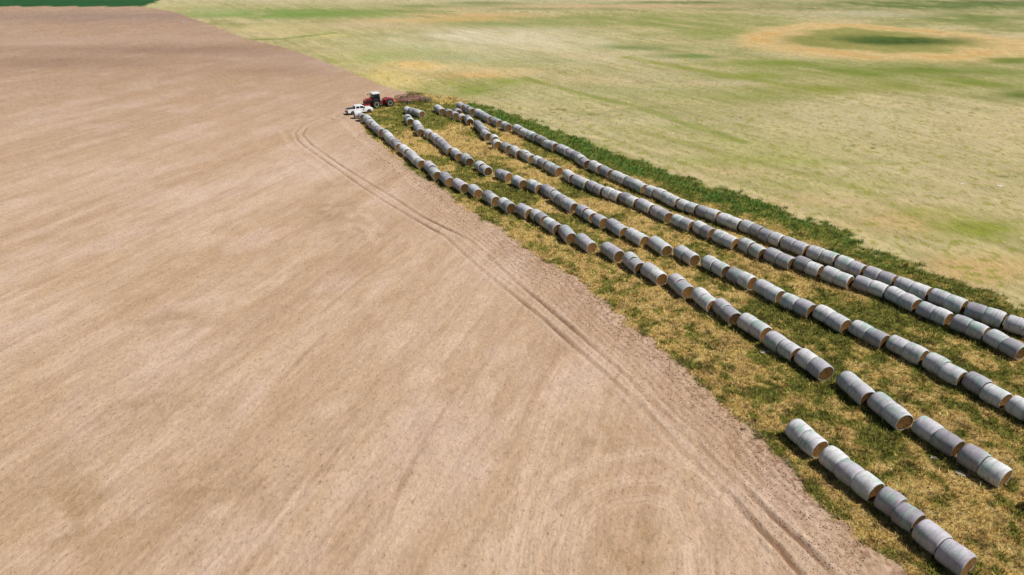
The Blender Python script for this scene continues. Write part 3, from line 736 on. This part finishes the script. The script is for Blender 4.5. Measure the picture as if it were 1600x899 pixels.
for s in (-1, 1):
    bm = bmesh.new(); bar(bm, (xf+0.55, s*.85, 3.2), (xf+0.95, s*1.45, 3.1), .03, 6); box(bm, xf+0.91, xf+0.99, min(s*1.3, s*1.6), max(s*1.3, s*1.6), 2.72, 3.12); mesh_obj('mirror', bm, M_black, TR)
    bm = bmesh.new()
    for k in range(4): box(bm, xf-1.75, xf-1.20, s*.86 if s > 0 else -1.10, 1.10 if s > 0 else -.86, .55+.3*k, .60+.3*k)
    for x in (xf-1.77, xf-1.20): box(bm, x, x+.04, s*1.05 if s > 0 else -1.10, 1.10 if s > 0 else -1.05, .5, 1.55)
    mesh_obj('step_ladder', bm, M_black, TR)
    bm = bmesh.new()
    prism(bm, [(xf-1.02, 1.62), (xf-.62, 1.98), (xf+.50, 1.98), (xf+.94, 1.62), (xf+.94, 1.68), (xf+.53, 2.04), (xf-.65, 2.04), (xf-1.06, 1.68)], .62 if s > 0 else -1.50, 1.50 if s > 0 else -.62)
    mesh_obj('fender', bm, M_black, TR)
bm = bmesh.new(); bar(bm, (xf+0.70, -.66, 1.9), (xf+0.70, -.66, 3.45), .08, 10); mesh_obj('exhaust_stack', bm, M_steel, TR)
bm = bmesh.new(); bar(bm, (-.35, 0, .55), (-.35, 0, 1.5), .22, 12); box(bm, -.6, -.1, -.3, .3, .7, .85); box(bm, -.6, -.1, -.3, .3, 1.2, 1.35); mesh_obj('centre_joint', bm, M_steel, TR)
bm = bmesh.new(); prism(bm, [(-.6, .75), (-.6, 1.75), (xr-.3, 1.95), (xr-1.25, 1.75), (xr-1.25, .75)], -.62, .62); mesh_obj('rear_frame', bm, M_red, TR, bevel=.05)
for s in (-1, 1):
    bm = bmesh.new(); prism(bm, [(xr+.98, .9), (xr+.85, 1.75), (-.65, 1.75), (-.65, .9)], .64 if s > 0 else -1.25, 1.25 if s > 0 else -.64); mesh_obj('fuel_tank', bm, M_red, TR, bevel=.05)
bm = bmesh.new(); prism(bm, [(xr-1.7, .5), (xr-1.7, .62), (xr-1.2, .8), (xr-.9, .8), (xr-.9, .5)], -.3, .3); mesh_obj('drawbar', bm, M_steel, TR)
for x in (xf, xr):
    for s in (-1, 1): wheel(TR, (x, s*1.12, .93), .93, .72, .52, s, M_rub, M_cream, lugs=18)

# ------------------------------------------------------------------ red cultivator hitched behind the tractor
hx = Vector(at(615.0, 164.2)); tx = Vector(at(659.5, 159.2)); d = (tx-hx).normalized(); Lc = (tx-hx).length
print('cultivator length', Lc)
IM = root('field_cultivator', hx.x, hx.y, math.atan2(d.y, d.x), 'dark red folding field cultivator hitched behind the red tractor', 'farm implement')
bm = bmesh.new()
bar(bm, (-1.0, 0, .55), (Lc*.2, -1.3, .95), .09); bar(bm, (-1.0, 0, .55), (Lc*.2, 1.3, .95), .09); bar(bm, (-1.3, 0, .52), (-.9, 0, .56), .12); bar(bm, (Lc*.12, -.6, .75), (Lc*.12, .6, .75), .06)
mesh_obj('hitch_frame', bm, M_red, IM)
bm = bmesh.new()
hwid = 2.1; xs = [Lc*.16 + k*(Lc*.84)/4 for k in range(5)]
for x in xs: bar(bm, (x, -hwid, .92), (x, hwid, .92), .07, 4)
for y in (-hwid, -1.2, -.4, .4, 1.2, hwid): bar(bm, (xs[0], y, .99), (xs[-1], y, .99), .05, 4)
mesh_obj('main_frame', bm, M_dred, IM)
for s in (-1, 1):       # folded wing standing over the middle
    bm = bmesh.new()
    for x in xs: bar(bm, (x, s*hwid, .98), (x+.05, s*1.55, 1.7), .06, 4)
    for z, y in ((1.25, 1.92), (1.67, 1.58)): bar(bm, (xs[0], s*y, z), (xs[-1], s*y, z), .06, 4)
    for k in range(4): bar(bm, (xs[k], s*1.92, 1.25), (xs[k+1], s*1.58, 1.67), .04, 4)
    mesh_obj('folded_wing', bm, M_dred, IM)
for xi, x in enumerate(xs):
    for k in range(9):
        y = -2.0+k*.5+(.12 if xi % 2 else 0)
        if abs(y) > 2.1: continue
        bm = bmesh.new()
        pts = [(x, y, .9), (x+.28, y, .82), (x+.34, y, .5), (x+.12, y, .18), (x-.02, y, .03)]
        for p, q_ in zip(pts[:-1], pts[1:]): bar(bm, p, q_, .028, 4)
        mesh_obj('tine', bm, M_steel, IM)
for x, y in ((xs[1]+.45, -1.6), (xs[1]+.45, 1.6), (xs[-1]+.42, -1.75), (xs[-1]+.42, 1.75)):
    wheel(IM, (x, y, .38), .38, .24, .22, -1 if y < 0 else 1, M_rub, M_cream)
    bm = bmesh.new(); bar(bm, (x-.35, y*.82, .95), (x, y*.82, .40), .05, 6); bar(bm, (x, y*.82, .38), (x, y, .38), .04, 6); mesh_obj('wheel_arm', bm, M_dred, IM)
bm = bmesh.new()
xe = xs[-1]
for y in (-1.4, 0, 1.4): bar(bm, (xe, y, .9), (xe+1.9, y*.9, .62), .045, 4)
for k in range(3): bar(bm, (xe+.8+.5*k, -1.7, .72-.05*k), (xe+.8+.5*k, 1.7, .72-.05*k), .04, 4)
for k in range(3):
    for j in range(14): bar(bm, (xe+.8+.5*k, -1.65+j*.25, .70-.05*k), (xe+.95+.5*k, -1.65+j*.25, .06), .012, 4)
mesh_obj('rear_harrow', bm, M_steel, IM)

# ------------------------------------------------------------------ odds and ends on the ground
def crumple(name, px, py, size, mat, label, cat, seed, hgt=.08):
    x, y = at(px, py); rnd = random.Random(seed); bm = bmesh.new(); n = 9; g = []
    ph = [rnd.uniform(0, 6) for _ in range(6)]
    for i in range(n):
        row = []
        for j in range(n):
            u, v = (i/(n-1)-.5), (j/(n-1)-.5)
            z = hgt*(1+math.sin(9*u+ph[0]+3*v)*.5+math.sin(13*v+ph[1])*.4+rnd.uniform(-.35, .35))
            row.append(bm.verts.new((u*size*(1.1+.3*math.sin(5*v+ph[2])), v*size*.7*(1+.3*math.sin(4*u+ph[3])), max(z, .02))))
        g.append(row)
    for i in range(n-1):
        for j in range(n-1): bm.faces.new((g[i][j], g[i+1][j], g[i+1][j+1], g[i][j+1]))
    bmesh.ops.solidify(bm, geom=bm.faces[:], thickness=.012)
    o = mesh_obj(name, bm, mat, None, loc=(x, y, .03)); o.rotation_euler = (0, 0, rnd.uniform(0, 3))
    tag(o, label, cat); return o
M_scrap = plain('faded_net', (.50,.45,.36), .8, noise=.2, scale=8)
crumple('wrap_scrap', 1195, 551, .7, M_scrap, 'crumpled white scrap of net wrap beside the row nearest the dirt', 'wrap scrap', 3)
crumple('wrap_scrap', 1502, 742, .6, M_scrap, 'pale flattened wrap scrap in the straw near the lower right bales', 'wrap scrap', 4, .05)
crumple('wrap_scrap', 1459, 716, .45, M_scrap, 'small whitish wrap scrap against a bale of the row nearest the dirt', 'wrap scrap', 5, .05)
def stone(name, px, py, sx, sy, sz, mat, label, cat, seed):
    x, y = at(px, py); rnd = random.Random(seed); bm = bmesh.new()
    bmesh.ops.create_icosphere(bm, subdivisions=3, radius=1)
    for v in bm.verts:
        k = 1+.22*math.sin(3*v.co.x+seed)+.15*math.sin(5*v.co.y+seed*2)+rnd.uniform(-.06, .06)
        v.co = Vector((v.co.x*sx*k, v.co.y*sy*k, max(v.co.z*sz*k, -.1)))
    o = mesh_obj(name, bm, mat, None, loc=(x, y, sz*.3)); tag(o, label, cat); return o
M_stone = plain('chalky_stone', (.50,.46,.38), .9, noise=.15)
M_dstone = plain('dark_clod', (.13,.09,.06), 1, noise=.3)
stone('stone', 1562, 291.5, .62, .30, .10, M_stone, 'chalk white flat stone in the dry pasture, larger of the two', 'stone', 2)
stone('stone', 1503, 287.5, .38, .16, .07, M_stone, 'small chalk white stone in the dry pasture left of the larger one', 'stone', 3)
stone('stone', 981, 128.5, .8, .35, .1, M_stone, 'pale stone far out in the pasture beyond the bales', 'stone', 5)
stone('clod', 1161, 671, .16, .13, .10, M_dstone, 'dark lump of earth on the dirt beside the grass edge', 'clod', 4)
# ------------------------------------------------------------------ grass, weeds and clods, as real blades and lumps
rg = np.random.default_rng(5)
def scatter(n, r0, r1, a0, a1):
    r = np.exp(rg.uniform(math.log(r0), math.log(r1), n)); a = np.radians(rg.uniform(a0, a1, n))
    return r*np.sin(a), r*np.cos(a)
def soup(name, V3, C3, mat, label, cat, k=3):
    n = len(V3)//k
    me = bpy.data.meshes.new(name); me.vertices.add(len(V3)); me.vertices.foreach_set('co', V3.astype(np.float32).ravel())
    me.loops.add(n*k); me.loops.foreach_set('vertex_index', np.arange(n*k, dtype=np.int32))
    me.polygons.add(n); me.polygons.foreach_set('loop_start', np.arange(0, n*k, k, dtype=np.int32))
    a = me.attributes.new('albedo', 'FLOAT_COLOR', 'POINT')
    a.data.foreach_set('color', np.concatenate([C3, np.ones((len(C3), 1))], 1).astype(np.float32).ravel())
    me.update(calc_edges=True); me.materials.append(mat)
    o = bpy.data.objects.new(name, me); col.objects.link(o)
    tag(o, label, cat, kind='stuff'); return o
def blade_mat():
    m, t, b = new_mat('blades'); a = N(t, 'ShaderNodeAttribute', attribute_name='albedo')
    t.links.new(a.outputs['Color'], b.inputs['Base Color']); b.inputs['Roughness'].default_value = .8; b.inputs['Specular IOR Level'].default_value = .2
    tr = N(t, 'ShaderNodeBsdfTranslucent'); t.links.new(a.outputs['Color'], tr.inputs['Color'])
    mx = N(t, 'ShaderNodeMixShader'); mx.inputs[0].default_value = .25
    out = t.nodes['Material Output']; t.links.new(b.outputs[0], mx.inputs[1]); t.links.new(tr.outputs[0], mx.inputs[2]); t.links.new(mx.outputs[0], out.inputs['Surface'])
    return m
M_blade = blade_mat()
def near_bale(x, y):
    d = np.full(x.shape, 99.0)
    for bx, by, h in BALES:
        m = (np.abs(x-bx) < 2.5) & (np.abs(y-by) < 2.5)
        if not m.any(): continue
        u = (x[m]-bx)*math.cos(h)+(y[m]-by)*math.sin(h); w = -(x[m]-bx)*math.sin(h)+(y[m]-by)*math.cos(h)
        dd = np.maximum(np.abs(u)-.78, np.abs(w)-.42)
        d[m] = np.minimum(d[m], dd)
    return d
def tufts(name, n, region, sel, hmul, blades, label, cat, jitter=.30):
    x, y = scatter(n, *region)
    typ, c, z, green, dst, s_, v_ = ground(x, y)
    k = sel(typ, green, dst, s_, v_, x, y)
    x, y, c, green, dst = x[k], y[k], c[k], green[k], dst[k]
    nbd = near_bale(x, y); k = nbd > 0.0; x, y, c, green, dst, nbd = x[k], y[k], c[k], green[k], dst[k], nbd[k]
    dist = np.hypot(x, y); m = len(x)
    kind = rg.random(m)
    size = (.13+.17*rg.random(m)**1.5)*(dist/55)**.45*hmul(green, dst, nbd, dist)
    # tint of the whole tuft
    tint = np.ones((m, 3))
    straw = pc(250,212,130); olive = pc(138,140,58); dk = pc(84,94,40); rust = pc(138,98,60)
    cc = c.copy()
    w_ = rg.random(m)[:, None]
    target = np.where((dst > .4)[:, None], pc(104,136,56), np.where((kind < .36-.25*green)[:, None], straw, np.where((kind < .42+.30*green)[:, None], olive, np.where((kind < .55+.4*green)[:, None], dk, np.where((kind > .90)[:, None], rust, straw)))))
    cc = cc*(1-.55*w_) + target*.55*w_
    cc *= 1.42*(1+rg.normal(0, jitter, m))[:, None].clip(.55, 1.5)
    V = np.empty((m, blades, 3, 3)); 
    ang = rg.uniform(0, 2*math.pi, (m, blades)); ln = size[:, None]*rg.uniform(.6, 1.25, (m, blades)); lean = rg.uniform(.25, 1.1, (m, blades))
    hx_, hy_ = np.cos(ang), np.sin(ang); wd = ln*rg.uniform(.14, .30, (m, blades))
    bx = x[:, None]+hx_*size[:, None]*.25*rg.random((m, blades)); by = y[:, None]+hy_*size[:, None]*.25*rg.random((m, blades))
    tw = ang+math.pi/2+rg.normal(0, .5, (m, blades)); px_, py_ = np.cos(tw)*wd/2, np.sin(tw)*wd/2
    V[..., 0, 0] = bx-px_; V[..., 0, 1] = by-py_; V[..., 0, 2] = -.02
    V[..., 1, 0] = bx+px_; V[..., 1, 1] = by+py_; V[..., 1, 2] = -.02
    V[..., 2, 0] = bx+hx_*ln*np.sin(lean); V[..., 2, 1] = by+hy_*ln*np.sin(lean); V[..., 2, 2] = ln*np.cos(lean)
    bc = np.repeat(cc[:, None, :], blades, 1)*(1+rg.normal(0, .12, (m, blades, 1))).clip(.6, 1.4)
    C = np.repeat(bc[:, :, None, :], 3, 2)
    soup(name, V.reshape(-1, 3), C.reshape(-1, 3).clip(.01, .75), M_blade, label, cat)
    print(name, m)
tufts('verge_grass', 260000, (33, 190, -22, 47), lambda t, g, ds, s, v, x, y: (t == 1),
      lambda g, ds, nb_, di: (1+.25*g+.15*ds)*np.where((nb_ < .3), 1.5, 1.0)*rg.uniform(.7,1.35,len(g)), 5, 'rough yellow green grass and weeds growing between the bale rows', 'grass')
tufts('pasture_weeds', 90000, (48, 200, -16, 50), lambda t, g, ds, s, v, x, y: (t == 2) & (rg.random(len(x)) < (.25+1.2*sst(.55,.7,fbm(x/3,y/3,140,3))+.8*sst(-6,0,v)).clip(0,1)),
      lambda g, ds, nb_, di: .5, 4, 'sparse low weeds and stubble in the dry pasture', 'weeds', .14)
# clods and straw bits on the tilled dirt
x, y = scatter(150000, 26, 130, -46, 36)
typ, c, z, green, dst, s_, v_ = ground(x, y)
edge = sst(9, 0, s_)
k = (typ == 0) & (rg.random(len(x)) < .35+.65*edge)
x, y, c, z, edge = x[k], y[k], c[k], z[k], edge[k]
m = len(x); di = np.hypot(x, y)
sz = (.022+.045*rg.random(m)**2.5)*(di/45)**.6*(1+.5*edge)
ang = rg.uniform(0, 6.28, m)
top = np.stack([x+rg.normal(0, .3, m)*sz, y+rg.normal(0, .3, m)*sz, z+sz*rg.uniform(.5, .95, m)], 1)
V = np.empty((m, 3, 3, 3))
base = [np.stack([x+np.cos(ang+a_)*sz*f1, y+np.sin(ang+a_)*sz*f1, z-.01], 1) for a_, f1 in ((0, 1.2), (2.1, .9), (4.2, 1.0))]
for i in range(3):
    V[:, i, 0] = base[i]; V[:, i, 1] = base[(i+1) % 3]; V[:, i, 2] = top
cc = c*(1+rg.normal(0, .10, m))[:, None]*np.where(rg.random(m) < .10+.35*edge, .66, 1.0)[:, None]
C = np.repeat(np.repeat(cc[:, None, None, :], 3, 1), 3, 2)
soup('soil_clods', V.reshape(-1, 3), C.reshape(-1, 3).clip(.02, .8), M_blade, 'small crumbly clods scattered over the tilled dirt', 'clods')
print('clods', m)
